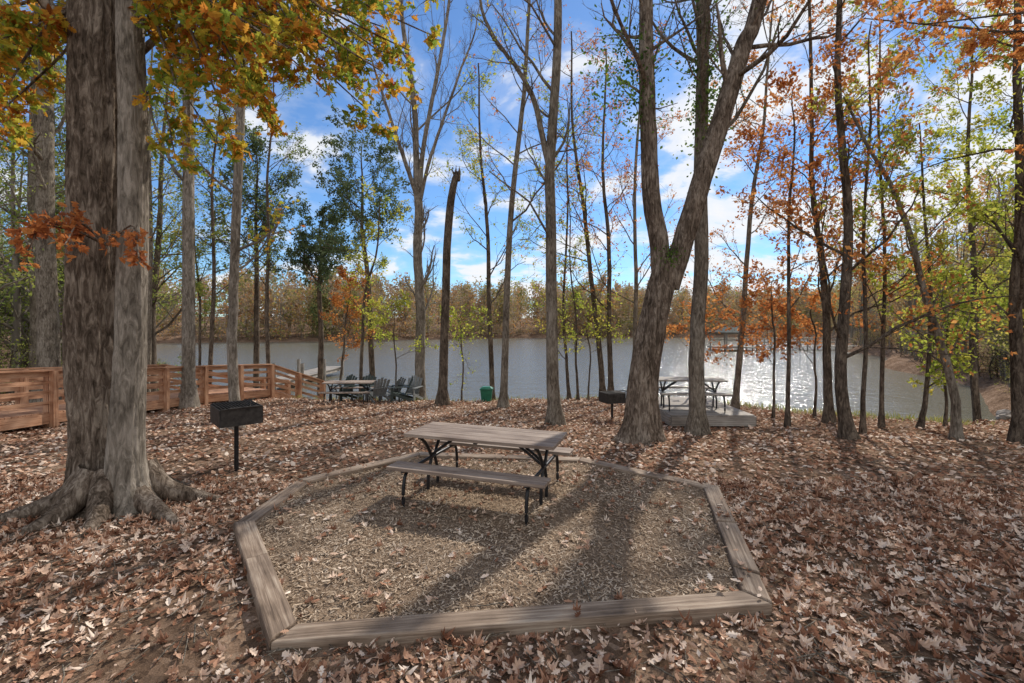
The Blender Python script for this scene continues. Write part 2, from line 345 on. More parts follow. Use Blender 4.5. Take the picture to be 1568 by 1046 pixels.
# ---------------------------------------------------------------- trees
def hires(C,Rr,n,s,flare=.6,roots=6,seed=0,rough=.05,m=0):
    P=spline(C,n);R=np.interp(np.linspace(0,1,n),np.linspace(0,1,len(Rr)),Rr)
    z=P[:,2]-P[0,2];a=np.arange(s)*2*math.pi/s;rg=np.random.default_rng(seed)
    T=nrm(np.gradient(P,axis=0));N1=nrm(np.cross(T,A([0,1.,0])));N2=np.cross(T,N1)
    mod=np.ones((n,s));ph=rg.uniform(0,6.28,8)
    fl=np.exp(-np.maximum(z,0)/.25)
    lob=.35+.65*np.abs(np.cos(a[None]*roots/2+ph[0]+.5*np.sin(a[None]*2+ph[1])))**1.5
    mod+=flare*fl[:,None]*lob*1.6
    for k,am in((3,.04),(5,.03),(9,.02),(17,.03),(26,.025)):
        mod+=am*(rough/.05)*np.sin(a[None]*k+rg.uniform(0,6)+1.2*np.sin(z[:,None]*rg.uniform(1,3)+rg.uniform(0,6)))*(1+.4*np.sin(z[:,None]*7+k))
    mod+=rg.normal(0,.008,(n,s))
    V=P[:,None]+(R[:,None]*mod)[:,:,None]*(np.cos(a)[None,:,None]*N1[:,None]+np.sin(a)[None,:,None]*N2[:,None])
    i=np.arange(n-1)[:,None]*s;j=np.arange(s)[None];j2=(j+1)%s
    return (V.reshape(-1,3),np.stack([i+j,i+j2,i+s+j2,i+s+j],-1).reshape(-1,4),m,True)
g0=lambda x,y: float(gz(x,y))-.06
def st(y,pts,radii):
    C=[[x,y,z] for x,z in pts];C[0][2]=g0(C[0][0],y);return (C,radii)
def tree(name,stems,bark,leaf,hi=None,t0=.3,n1=13,n2=7,n3=6,a1=50,r1=.3,up=.12,lf=0,ls=.09,shape='dia',extra=None,wig=.16,Lmax=6,seed=None,t1=.97,mats=None,stm=None,rr1=.36,ts=.3):
    global rng
    if seed is not None: rng=np.random.default_rng(seed)
    parts=[]
    for si,(C,Rr) in enumerate(stems):
        C=A(C,float);n=24;mt=stm[si] if stm else 0
        P=spline(C,n);R=np.interp(np.linspace(0,1,n),np.linspace(0,1,len(Rr)),Rr)
        if hi: parts.append(hires(C,Rr,hi['rings'],hi['s'],hi['flare'] if si==0 else hi.get('fl2',0),hi['roots'],hi.get('seed',3)+si,.02 if mt else .05,mt))
        else:
            tt=np.linspace(0,1,n)[2:-1]
            for ax in(0,1): P[2:-1,ax]+=.04*np.sin(tt*rng.uniform(8,16)+rng.uniform(0,6))*np.minimum(tt*4,1)+rng.normal(0,.006,n-3)
            Rt=R.copy()
            if si==0: Rt*=1+.8*np.exp(-(P[:,2]-P[0,2])/.22)
            parts.append(tubes(P[None],Rt[None],12))
        if len(stems)>1 and si==0 and C[-1][2]<6: continue
        P1,R1=grow(P[None],R[None],n1,t0 if si==0 else ts,t1,a1,r1,7,wig,up,rr1,Lmax)
        P2,R2=grow(P1,R1,n2,.15,1,42,.5,5,.2,up*.7,.5,2.6)
        P3,R3=grow(P2,R2,n3,.15,1,40,.55,4,.22,up*.5,.55,1.1)
        parts+= [tubes(P1,R1,6),tubes(P2,R2,4),tubes(P3,R3,3)]
        if lf: parts+=leaves(P3,lf,ls,1,shape)
    if extra: parts+=extra
    return mesh_obj(name,parts,mats or [bark,leaf])
def spray(start,ends,leaf_n,ls,r=.03,nt=9,shape='oak',m=1,sub=7,l2=1.0):
    out=[]
    for e in ends:
        s=A(start if not isinstance(start,list) else start[rng.integers(len(start))],float);e=A(e,float);mid=(s+e)/2+A([0,0,.35])+rng.normal(0,.15,3)
        P=spline([s,mid,e],10)[None];R=np.linspace(r,.008,10)[None]
        P2,R2=grow(P,R,nt,.3,1,45,.3,5,.18,-.02,.5,l2);P3,R3=grow(P2,R2,sub,.2,1,45,.5,4,.2,-.03,.6,.5)
        out+=[tubes(P,R,6),tubes(P2,R2,4),tubes(P3,R3,3)]+leaves(P3,leaf_n,ls,m,shape,.2,.03)
    return out
rng=np.random.default_rng(5);oak_ex=[]
oak_ex+=spray((-4.75,5.7,6.6),[(-1.5,5.4,5.15),(-2.1,5.6,5.4),(-2.9,5.2,4.8),(-3.3,6.0,5.0),(-3.6,4.9,4.75),(-2.6,6.6,6.3),(-1.9,6.8,6.6),(-2.4,5.0,5.2),(-1.7,5.9,5.7),(-3.0,5.7,5.5),(-3.9,6.3,5.6),(-2.2,4.5,4.9),(-1.4,6.2,5.9),(-3.2,5.2,4.4),(-2.5,5.9,5.3),(-1.1,6.0,6.0),(-1.9,6.0,5.0),(-3.4,6.6,5.1)],4.8,.11,nt=10)
oak_ex+=spray((-5.0,5.7,6.4),[(-6.8,6.0,4.9),(-6.0,6.4,5.6),(-5.6,5.0,5.3),(-7.4,6.6,6.2),(-6.4,5.2,5.2),(-7.2,5.9,5.5),(-6.2,5.4,4.6),(-7.4,6.4,4.9)],4.4,.11)
oak_ex+=spray((-4.7,5.3,3.1),[(-4.0,4.9,2.9),(-5.2,4.9,2.95),(-4.6,4.7,3.0),(-5.0,4.8,3.25)],2.6,.085,.012,6,sub=6,l2=.4,m=3)
oak_ex+=spray((-4.6,5.5,4.6),[(-3.9,5.3,4.1),(-3.6,5.6,4.4)],4.,.11,.012,6,sub=5,l2=.5)
for a_,l_ in((-2.6,1.0),(-1.9,.7),(-1.2,.6),(-.5,1.0),(.1,.8),(2.8,.9)):
    c=A([-4.8,5.6,0]);d=A([math.cos(a_),math.sin(a_),0])
    pts=[c+d*.25+A([0,0,.42]),c+d*.5+A([0,0,.16]),c+d*(.5+l_*.4)+A([.05,0,.05]),c+d*(.5+l_)+A([0,0,-.06])]
    P=spline(pts,12);oak_ex.append(tubes(P[None],np.linspace(.17,.04,12)[None],10))
tree('oak_tree',[([(-5.0,5.75,-.08),(-5.1,5.75,.6),(-5.22,5.75,2.1),(-5.2,5.75,4.5),(-5.22,5.75,6.4),(-5.3,5.9,10),(-5.2,6,15)],[.36,.31,.28,.27,.25,.2,.08]),
  ([(-4.5,5.4,-.08),(-4.56,5.4,.6),(-4.5,5.4,2.1),(-4.47,5.4,4.4),(-4.5,5.4,6.2),(-4.3,5.5,9),(-4.1,5.4,12)],[.22,.18,.15,.14,.13,.1,.04])],
  M_oakbark,M_lf_oak,hi=dict(rings=260,s=96,flare=.7,fl2=.5,roots=7,seed=4),t0=.52,ts=.62,n1=9,n2=6,n3=5,lf=1.0,ls=.12,shape='oak',extra=oak_ex,seed=21,up=.03,mats=[M_oakbark,M_lf_oak,M_oak2,M_lf_orange],stm=[0,2],rr1=.3)
rng=np.random.default_rng(8)
def clump(c,rad,n,size,m=1):
    p=A(c)+rng.normal(0,1,(n,3))*A(rad)*.5;return [place(DIA,p,size*rng.uniform(.6,1.3,n),randrot(n),m)]
fe=clump((3.2,9.25,3.5),(.3,.3,.25),200,.06)
fe+=clump((2.3,9.4,7.4),(.8,.5,.9),600,.09);fe+=clump((2.6,9.4,6.6),(.6,.4,.6),200,.08)
tree('forked_oak_tree',[([(2.66,9.5,-.3),(2.72,9.5,1.05),(2.97,9.5,2.4),(3.23,9.5,3.5)],[.36,.29,.265,.26]),
 ([(3.12,9.5,2.95),(3.06,9.5,3.9),(2.9,9.5,4.85),(2.84,9.5,6.2),(2.8,9.5,7.56),(2.82,9.6,8.9),(2.9,9.7,14)],[.2,.185,.17,.16,.15,.13,.05]),
 ([(3.24,9.5,2.95),(3.54,9.45,3.9),(3.95,9.4,5.3),(4.36,9.4,6.6),(4.76,9.4,7.9),(5.1,9.4,8.9),(6.1,9.3,14)],[.22,.2,.19,.18,.16,.14,.05])],
 M_oakbark,M_lf_grn,hi=dict(rings=110,s=64,flare=.5,roots=5,seed=9),t0=.5,n1=10,n2=6,n3=5,lf=.3,ls=.09,extra=fe,seed=22,ts=.5)
e=clump((4.35,10.3,7.8),(.5,.4,2.0),1300,.09)
tree('ivy_covered_tree',[st(10.4,[(4.22,0),(4.22,2.1),(4.31,4.35),(4.34,7.3),(4.25,9.6),(4.2,15)],[.18,.16,.15,.14,.12,.05])],M_bark,M_lf_grn,lf=.6,extra=e,seed=23,t0=.5)
tree('poplar_tree',[st(15.4,[(-10.9,0),(-10.9,6.5),(-11,13),(-11,19)],[.2,.17,.13,.05])],M_pale,M_lf_yel,seed=31,t0=.3,lf=.8)
tree('pine_tree',[st(11.2,[(-6.75,0),(-6.85,1.8),(-6.82,3.7),(-6.6,8.5),(-6.4,10),(-6.3,15)],[.12,.11,.105,.095,.08,.03])],M_pale,M_lf_oak,seed=32,t0=.35,lf=1.3,r1=.17,ls=.12)
tree('sycamore_tree',[st(18.9,[(-3.75,0),(-3.85,4),(-3.9,7.5)],[.22,.19,.17]),
 ([(-3.9,18.9,7.2),(-4.1,18.9,11.5),(-4.6,19,15.5),(-4.9,19,20)],[.14,.11,.08,.02]),
 ([(-3.9,18.9,7.3),(-4.4,18.6,9),(-5.3,18.4,11.6),(-6.2,18.3,15)],[.1,.08,.05,.015]),
 ([(-3.85,18.9,7.4),(-3.5,18.9,10.5),(-2.6,19,15.5),(-2.2,19,19)],[.11,.09,.06,.02]),
 ([(-3.85,18.9,7.0),(-3.1,18.5,9.6),(-1.8,18.4,13),(-1.3,18.4,15)],[.08,.065,.04,.015])],M_pale,M_lf_yel,seed=33,n1=12,n2=7,n3=6,a1=35,r1=.32,up=.2,Lmax=4,ts=.12)
# snapped snag with splintered top
sn=[disc((-1.97,16.4,7.5),.1)]
for q in range(7):
    aa=q*.9;sn.append(tubes(A([[[-1.97+.07*math.cos(aa),16.4+.07*math.sin(aa),7.3],[-1.95+.08*math.cos(aa),16.4+.08*math.sin(aa),7.62],[-1.93+.07*math.cos(aa),16.4+.07*math.sin(aa),7.75+.12*math.sin(q*2.1)]]]),A([[.05,.03,.004]]),4))
tree('dead_tree_snag',[st(16.4,[(-2.5,0),(-2.43,2.1),(-2.36,4.9),(-2.2,6.3),(-2.02,7.3),(-1.97,7.5)],[.17,.15,.14,.14,.12,.11])],M_dark,M_lf_yel,seed=34,n1=3,n2=3,n3=2,t0=.6,r1=.1,extra=sn)
T=[('maple_tree',19,[(-.8,0),(-.98,4.8),(-1.25,8.8),(-1.4,13)],.11,M_dark,M_lf_yel,3.2,35),
('hickory_tree',15.4,[(-.3,0),(-.18,2.1),(.02,6.5),(.35,9.8),(.6,13.1),(.7,16)],.13,M_bark,M_lf_orange,.7,36),
('leaning_tree',18.5,[(3.7,0),(3.4,2.6),(2.9,6.6),(2.5,10),(2.4,14)],.12,M_dark,M_lf_orange,1.2,38),
('sweetgum_tree',18,[(3.9,0),(3.8,4.7),(3.6,8.5),(3.7,13)],.11,M_dark,M_lf_orange,2,39),
('young_tree',18.2,[(4.9,0),(4.9,4.7),(5,10),(5.2,13)],.1,M_bark,M_lf_orange,2,40),
('young_tree',18.3,[(2.3,0),(2.1,2),(2.2,7.3),(2.3,11)],.07,M_dark,M_lf_yel,2.4,41),
('young_tree',18.0,[(2.6,0),(2.5,2),(2.3,5),(2.2,8)],.05,M_dark,M_lf_yel,2,42),
('beech_tree',15.0,[(7.3,0),(7.6,2.5),(7.9,6.5),(8.3,9.1),(8.6,13)],.1,M_bark,M_lf_orange,3.2,43),
('beech_sapling',11.2,[(6.75,0),(6.8,3.7),(6.85,6.1),(6.9,8)],.05,M_dark,M_lf_orange,4,44),
('oak_tree',12.1,[(8.4,0),(8.3,2.1),(8.1,4.75),(7.9,7.4),(7.8,13)],.11,M_dark,M_lf_orange,3,45),
('oak_tree',9.7,[(7.15,0),(7.0,.75),(7.07,2.8),(7.1,4.9),(6.96,7),(6.9,9.1),(6.9,13)],.13,M_dark,M_lf_orange,2.8,46),
('young_tree',10.3,[(7.9,0),(7.97,2.9),(8.0,6.5),(8.1,9)],.05,M_dark,M_lf_orange,2.4,47),
('young_tree',11.2,[(9.05,0),(9.1,3.7),(9,7.7),(9,10)],.05,M_dark,M_lf_yel,3,48),
('young_tree',11.0,[(9.8,0),(10,.5),(10.05,2.9),(9.9,5.3),(9.8,7)],.06,M_dark,M_lf_yel,4.0,49),
('leaning_tree',9.5,[(9.24,0),(9.17,.5),(8.8,2.1),(8.4,3.76),(7.95,4.85),(7.5,5.7),(6.9,6.9)],.09,M_bark,M_lf_yel,1.6,50),
('sweetgum_tree',9.4,[(10.45,0),(10.4,4),(10.4,8),(10.4,13)],.12,M_dark,M_lf_yel,4.0,51),
('sweetgum_tree',11.5,[(13.2,0),(12.9,3),(12.8,7),(12.6,11)],.11,M_dark,M_lf_yel,8.0,52),
('sweetgum_tree',14.5,[(14.8,0),(14.6,3),(14.5,7),(14.6,11)],.11,M_dark,M_lf_yel,7.0,53),
('hickory_tree',16,[(-16.2,0),(-16.3,7),(-16.3,14),(-16,18)],.33,M_bark,M_lf_left,1.6,54),
('hickory_tree',18.5,[(-19.2,0),(-19.3,7),(-19.3,14),(-19,18)],.24,M_bark,M_lf_left,3,55),
('leaning_tree',22,[(-17.3,0),(-17.3,3),(-16.9,8),(-16.6,14)],.2,M_dark,M_lf_left,3.6,56),
('young_tree',19.4,[(-10.3,0),(-10.4,5),(-10.3,9),(-10.1,13)],.09,M_dark,M_lf_left,3,57),
('young_tree',19,[(-12.6,0),(-12.4,5),(-12.4,9),(-12.1,12)],.09,M_dark,M_lf_left,3.6,58),
('young_tree',18,[(-14.4,0),(-14.2,5),(-14.3,9),(-14.1,14)],.1,M_bark,M_lf_left,4.2,75),
('young_tree',19.8,[(-13.6,0),(-13.5,3),(-13.7,5),(-13.8,8)],.06,M_dark,M_lf_left,4,76),
('maple_tree',19.0,[(-6.3,0),(-6.2,2.5),(-5.7,5),(-5.4,7.5)],.08,M_dark,M_lf_yel,3.5,59),
('maple_sapling',19.3,[(-7.3,0),(-7.1,1.5),(-6.9,3),(-6.9,4.4)],.05,M_dark,M_lf_orange,4,77),
]
for nme,y,pts,r0,bk,lfm,lf,sd in T:
    k=len(pts);tree(nme,[st(y,pts,list(np.linspace(r0,r0*.25,k)))],bk,lfm,seed=sd,lf=lf,t0=.2 if lf>1.2 else .35,n1=16,ls=.1,up=.1 if lf<.6 else .02,r1=.25)
for nme,x,y,h,lfm,lf,sd in(('beech_sapling',7.2,12.6,3.4,M_lf_orange,7,81),('beech_sapling',8.6,13.0,3.0,M_lf_orange,6,82),('maple_sapling',-4.6,17.9,2.9,M_lf_yel,5,83),('maple_sapling',-2.0,18.1,2.6,M_lf_yel,3,84),('maple_sapling',5.8,14.6,2.8,M_lf_orange,5,85),('maple_sapling',10.8,11.4,3.2,M_lf_yel,6,86),('beech_sapling',3.0,18.0,3.0,M_lf_yel,3,87)):
    tree(nme,[st(y,[(x,0),(x+.05,h*.4),(x-.05,h*.75),(x,h)],[.035,.028,.02,.008])],M_dark,lfm,seed=sd,lf=lf,t0=.25,n1=12,n2=5,n3=4,r1=.5,a1=65,up=0,ls=.1)
tree('ash_tree',[st(11.6,[(1.1,0),(1.0,2.1),(.96,5.4),(1.1,7.9),(1.13,10.4),(1.3,15)],[.17,.145,.13,.115,.1,.03]),
 ([(.95,11.6,6.1),(.63,11.6,7.6),(.1,11.5,8.6),(-.65,11.4,9.8),(-.9,11.4,11.5)],[.08,.07,.055,.04,.015])],M_bark,M_lf_yel,seed=37,lf=.2,n1=11,r1=.22)
def cedar(name,x,y,zt,z0,r,seed,lean=0):
    tree(name,[([(x-lean,y,g0(x,y)),(x-lean*.4,y,z0),(x,y,(z0+zt)/2),(x,y,zt)],[.14,.11,.07,.02])],M_dark,M_lf_ced,seed=seed,lf=8,ls=.12,n1=30,n2=8,n3=5,t0=.36,a1=60,r1=r,up=.06,Lmax=2.3,t1=1)
cedar('cedar_tree',-12.3,22,10.4,4,.3,61);cedar('cedar_tree',-6.9,21.0,10.2,4.4,.44,62,-.6);cedar('cedar_tree',-9.4,22.4,7.2,3.2,.3,63)
rng=np.random.default_rng(70)
ex=spray([(11.0,7.0,7.4),(11.0,7.0,6.2)],[(7.2,6.9,6.6),(6.4,7.2,6.9),(7.8,6.6,5.7),(8.2,7.4,5.2),(8.8,6.4,6.2),(7.0,8,7.8),(9.2,7.6,4.9),(6.0,7.8,7.4),(7.6,7.4,7.0),(8.6,7.2,6.9),(9.4,7.0,5.8)],4,.11,.035)
tree('oak_tree',[([(11.4,7,g0(11.4,7)),(11.3,7,3),(11.0,7,7),(11,7,12)],[.24,.2,.17,.05])],M_dark,M_lf_orange,seed=71,lf=1,extra=ex,t0=.5,shape='oak',ls=.12,n1=8)
# ---------------------------------------------------------------- woodland masses
def template(h,seed,nl,ls,t0=.3,n=(12,5,4),r=.3,tw=True,lj=.18,a=50):
    global rng
    rng=np.random.default_rng(seed);P=spline([(0,0,-.3),(.15,0,h*.3),(-.1,.1,h*.65),(.1,0,h)],10);R=np.linspace(.011*h+.02,.03,10)
    P1,R1=grow(P[None],R[None],n[0],t0,.98,a,r,5,.15,.06,.5,5);P2,R2=grow(P1,R1,n[1],.2,1,45,.5,4,.2,.03,.5,2.5)
    parts=[tubes(P[None],R[None],7),tubes(P1,np.maximum(R1,.012),4)]
    if tw: parts.append(tubes(P2,np.maximum(R2,.009),3))
    Q=P2
    if n[2]:
        P3,R3=grow(P2,R2,n[2],.2,1,45,.5,3,.2,.0,.5,1.2);parts.append(tubes(P3[:, ::2],np.maximum(R3[:, ::2],.006),3));Q=P3
    parts+=leaves(Q,nl,ls,1,'dia',.1,lj);return parts
def forest(name,temps,pos,scl,mats):
    out=[]
    for k,(x,y) in enumerate(pos):
        t=temps[rng.integers(len(temps))];s=scl[k];a=rng.uniform(0,6.28);c,sn_=math.cos(a),math.sin(a)
        R_=A([[c,-sn_,0],[sn_,c,0],[0,0,1]]);o=A([x,y,float(gz(x,y))])
        for v,f,m_,sm in t: out.append(((v*s)@R_.T+o,f,m_,sm))
    return mesh_obj(name,out,mats)
tf=[template(10.5,100+i,nl,.6,.03,(16,6,0),.4,False,.5) for i,nl in enumerate((8,7,9,3,7,1.5,8))]
rng=np.random.default_rng(200);nf=820
xs=rng.uniform(-160,260,nf);row=rng.random(nf)**1.2
pos=[(x,float(Yf(x))+.8+r_*85) for x,r_ in zip(xs,row)]
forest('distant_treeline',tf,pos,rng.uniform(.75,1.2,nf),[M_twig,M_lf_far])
tsb=[template(2.4,170+i,4.,.35,.02,(10,5,0),.5,False,.3,65) for i in range(3)]
xs=np.linspace(-120,200,300);pos=[(x,float(Yf(x))+rng.uniform(-.2,2.5)) for x in xs]
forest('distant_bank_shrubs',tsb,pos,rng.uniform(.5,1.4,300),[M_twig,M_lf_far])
tr=[template(11,120+i,nl,.18,.15,(14,5,4),.3) for i,nl in enumerate((4.5,3,5,1))]
rng=np.random.default_rng(201);pos=[]
for k in range(160):
    y=rng.uniform(13,30)if k<50 else rng.uniform(22,108);x=float(XR(y))+ (rng.exponential(7)+.8);pos.append((x,y))
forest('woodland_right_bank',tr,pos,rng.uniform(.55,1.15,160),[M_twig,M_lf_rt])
rng=np.random.default_rng(202);pos=[]
tl=[template(13,140+i,nl,.14,.1,(16,6,4),.26) for i,nl in enumerate((4.5,3,5,1.5))]
for k in range(135):
    y=rng.uniform(14,62);x=float(XL(y))-rng.exponential(7)-.8 if y>20 else rng.uniform(-34,-17);pos.append((x,y))
forest('woodland_left_bank',tl,pos,rng.uniform(.6,1.3,135),[M_twig,M_lf_left])
rng=np.random.default_rng(203)
ts_=[template(2.6,160+i,2.5,.1,.05,(12,5,3),.45) for i in range(3)]
pos=[(rng.uniform(-32,-15),rng.uniform(15,24)) for _ in range(40)]
forest('understory_shrubs',ts_,pos,rng.uniform(.5,1.1,40),[M_dark,M_lf_left])
pos=[(float(XR(y))+rng.uniform(.1,6),float(y)) for y in np.r_[rng.uniform(13,30,70),rng.uniform(30,70,60)]]
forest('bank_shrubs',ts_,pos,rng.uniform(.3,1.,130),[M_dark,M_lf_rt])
rng=np.random.default_rng(204);n=2600
x=rng.uniform(5,12,n);y=Ys(x)-rng.exponential(.3,n)-.05
x2=rng.uniform(-9,4.6,900);y2=Ys(x2)-rng.exponential(.25,900);x=np.r_[x,x2];y=np.r_[y,y2];n=len(x)
GB=(A([[0,-.04,0],[0,.04,0],[.12,.025,.6],[.3,0,1]]),A([[0,1,2,3]]))
mesh_obj('shore_grass',[place(GB,np.c_[x,y,gz(x,y)],rng.uniform(.06,.26,n),flatrot(n,.25),0)],[M_grass])
# ---------------------------------------------------------------- picnic table
def picnic(name,cx,cy,cz,ang,Lg=1.95,mats=None,sc_=1.):
    mats=mats or [M_table,M_black];u=A([math.cos(ang),math.sin(ang),0]);w=A([-math.sin(ang),math.cos(ang),0]);o=A([cx,cy,cz])
    Q=lambda a,b,z:o+u*a*sc_+w*b*sc_+A([0,0,z*sc_]);p=[]
    for k in range(4):
        b=-.285+k*.19;p.append(board(Q(-Lg/2+rng.uniform(-.006,.006),b,.745),Q(Lg/2,b,.745),.182*sc_,.04*sc_))
    for b in(-.63,.63):
        for q in(-.065,.065): p.append(board(Q(-Lg/2,b+q,.44),Q(Lg/2+rng.uniform(-.006,.006),b+q,.44),.124*sc_,.04*sc_))
    for a in(-.78*Lg/2,.78*Lg/2):
        r=.021*sc_
        p.append(pipe([Q(a,-.72,0),Q(a,-.715,.22),Q(a,-.66,.37),Q(a,-.5,.398),Q(a,0,.40),Q(a,.5,.398),Q(a,.66,.37),Q(a,.715,.22),Q(a,.72,0)],r,1))
        for s in(-1,1):
            p.append(pipe([Q(a,s*.05,.42),Q(a,s*.10,.50),Q(a,s*.2,.62),Q(a,s*.3,.70)],r,1))
            p.append(pipe([Q(a,s*.04,.40),Q(a,s*.12,.2),Q(a,s*.13,0)],r,1))
            i_=-np.sign(a);p.append(pipe([Q(a,s*.04,.43),Q(a+i_*.2,s*.05,.58),Q(a+i_*.38,s*.05,.70)],r*.8,1))
        p.append(board(Q(a,-.36,.712),Q(a,.36,.712),.04*sc_,.02*sc_,1))
        for b in(-.63,.63): p.append(board(Q(a,b-.12,.41),Q(a,b+.12,.41),.04*sc_,.016*sc_,1))
    p.append(board(Q(0,-.36,.715),Q(0,.36,.715),.05*sc_,.018*sc_,1))
    return mesh_obj(name,p,mats,bevel=.006)
rng=np.random.default_rng(300)
picnic('picnic_table',-.33,5.83,.035,math.radians(-19))
picnic('picnic_table',-6.15,17.3,g0(-6.15,17.3)+.06,math.radians(4),1.8)
pp=[];dx0,dx1,dy0,dy1=3.9,5.95,11.2,14.0;zt=g0(5,11.3)+.36;yy=dy0
while yy<dy1: pp.append(board((dx0,yy+.07,zt),(dx1,yy+.07,zt),.134,.035));yy+=.142
pp.append(board((dx0,dy0-.022,zt-.13),(dx1,dy0-.022,zt-.13),.04,.22));pp.append(board((dx1+.022,dy0,zt-.13),(dx1+.022,dy1,zt-.13),.04,.22));pp.append(board((dx0-.022,dy0,zt-.13),(dx0-.022,dy1,zt-.13),.04,.22))
for x in(dx0+.2,dx1-.2):
    for y in(dy0+.1,dy1-.2): pp.append(box((x,y,zt-.5),(.12,.12,.8)))
mesh_obj('wood_platform',pp,[M_grey])
picnic('picnic_table',4.75,12.3,zt+.02,math.radians(-5),1.75,[M_grey,M_black])
# ---------------------------------------------------------------- park grills
def grill(name,x,y,rz,s=1.,hgt=.95):
    z0=g0(x,y)+.05;p=[];c,sn_=math.cos(rz),math.sin(rz)
    Q=lambda a,b,z:A([x+(a*c-b*sn_)*s,y+(a*sn_+b*c)*s,z0+z])
    W,D,H=.66,.56,.26;t=.012;zb=hgt-H
    p.append(board(Q(-W/2,-D/2,zb+H/2),Q(W/2,-D/2,zb+H/2),t,H));p.append(board(Q(-W/2,D/2,zb+H/2),Q(W/2,D/2,zb+H/2),t,H*1.0))
    p.append(board(Q(-W/2,-D/2+.01,zb+H/2),Q(-W/2,D/2-.01,zb+H/2),t,H));p.append(board(Q(W/2,-D/2+.01,zb+H/2),Q(W/2,D/2-.01,zb+H/2),t,H))
    p.append(board(Q(-W/2,0,zb+.006),Q(W/2,0,zb+.006),D-.02,.01))
    for k in range(13):
        b=-D/2+.03+k*(D-.06)/12;p.append(pipe([Q(-W/2-.01,b,hgt+.012),Q(W/2+.03,b,hgt+.012)],.006,0,6,2))
    for a in(-W/2-.01,0,W/2+.03): p.append(pipe([Q(a,-D/2,hgt+.004),Q(a,D/2,hgt+.004)],.008,0,6,2))
    for b in(-.15,.15): p.append(pipe([Q(W/2+.03,b,hgt+.012),Q(W/2+.16,b,hgt+.03)],.009,0,6,2))
    p.append(pipe([Q(W/2+.16,-.19,hgt+.03),Q(W/2+.16,.19,hgt+.03)],.013,0,8,2))
    p.append(pipe([Q(0,0,-.1),Q(0,0,zb)],.032,1,14,2));p.append(box(Q(0,0,zb-.012),(.16*s,.16*s,.015),rz))
    mesh_obj(name,p,[M_rust,M_black],bevel=.003)
grill('park_grill',-4.22,7.0,math.radians(-47),1.0,1.02)
grill('park_grill',2.78,12.7,math.radians(20),.85,.75)
# ---------------------------------------------------------------- boardwalk
def rail(pts):
    p=[];
    for k in range(len(pts)-1):
        a=A(pts[k],float);b=A(pts[k+1],float);za=g0(*a)+.06;zb=g0(*b)+.06;n=max(1,int(round(np.linalg.norm(b-a)/1.3)))
        P3=lambda t,h:A([*(a*(1-t)+b*t),za*(1-t)+zb*t+h])
        d=nrm(b-a);nn=A([-d[1],d[0],0])
        for h in(.6,.86,1.1): p.append(board(P3(0,h),P3(1,h),.035,.1))
        p.append(board(P3(0,1.4)+0,P3(1,1.4),.2,.04));p.append(board(P3(0,1.31),P3(1,1.31),.04,.12))
        for q in range(n+(k==len(pts)-2)):
            t=q/n
            for s in(.075,-.075):
                c=P3(t,.62)+nn*s;p.append(board(c-A([0,0,.72]),c+A([0,0,.76]),.13,.11,0,up=(d[0],d[1],0)))
    return p
near_=[(-11.2,8.2),(-11.3,11.2),(-11.1,14.6),(-10.9,16.2),(-9.8,18.6),(-8.7,21.0)];far_=[(-13.4,8.0),(-13.4,11.2),(-13.2,14.9),(-12.9,17.0),(-11.8,19.5),(-10.7,21.8)]
pp=rail(near_)+rail(far_)
for k in range(len(near_)-1):
    a0,a1,b0,b1=A(near_[k]),A(near_[k+1]),A(far_[k]),A(far_[k+1]);n=int(np.linalg.norm(a1-a0)/.15)
    for q in range(n):
        t=(q+.5)/n;a=a0*(1-t)+a1*t;b=b0*(1-t)+b1*t;z=(g0(*a0)*(1-t)+g0(*a1)*t)+.42
        pp.append(board((*a,z),(*b,z),.138,.035))
    pp.append(board((*a0,g0(*a0)+.28),(*a1,g0(*a1)+.28),.05,.24));pp.append(board((*b0,g0(*a0)+.28),(*b1,g0(*a1)+.28),.05,.24))
mesh_obj('boardwalk',pp,[M_deck])
pp=[]
for k in range(40): pp.append(board((-13.2,22.2+k*.25,WL+.5),(-11.8,22.2+k*.25,WL+.5),.235,.04))
for y in np.arange(22.5,33,3): 
    for x in(-13.3,-11.7): pp.append(pipe([(x,y,WL-2),(x,y,WL+1.3)],.1,0,10,2))
for s in(-13.1,-11.9): pp.append(board((s,22.1,WL+.36),(s,32,WL+.36),.06,.2))
mesh_obj('dock',pp,[M_grey])
def boathouse(x,y,w,d,a):
    c,s=math.cos(a),math.sin(a);Q=lambda u,v,z:A([x+u*c-v*s,y+u*s+v*c,WL+z]);p=[]
    for u in np.linspace(-w/2,w/2,3):
        for v in(-d/2,d/2): p.append(board(Q(u,v,-1.5),Q(u,v,2.3),.14,.14,0,up=(c,s,0)))
    p.append(board(Q(-w/2-.3,0,.4),Q(w/2+.3,0,.4),d+.4,.16,0))
    for v in(-d/2,d/2):
        p.append(board(Q(-w/2-.2,v,2.22),Q(w/2+.2,v,2.22),.12,.2,0));p.append(board(Q(-w/2,v,1.3),Q(w/2,v,1.3),.06,.1,0))
    e=.4;V=[Q(-w/2-e,-d/2-e,2.36),Q(w/2+e,-d/2-e,2.36),Q(w/2+e,d/2+e,2.36),Q(-w/2-e,d/2+e,2.36),Q(-w/4,0,3.1),Q(w/4,0,3.1)]
    p.append((A(V),A([[0,1,5,4],[2,3,4,5]]),1,False));p.append((A(V),A([[1,2,5],[3,0,4]]),1,False))
    p.append((A(V)[:4]-A([0,0,.02]),A([[0,1,2,3]]),0,False))
    mesh_obj('covered_dock',p,[M_grey,M_roof])
boathouse(29,60,4.2,3.6,.15)
pp=[]
for k in range(70): pp.append(board((31.5+k*.28,60,WL+.5),(31.5+k*.28,61.6,WL+.5),.26,.05))
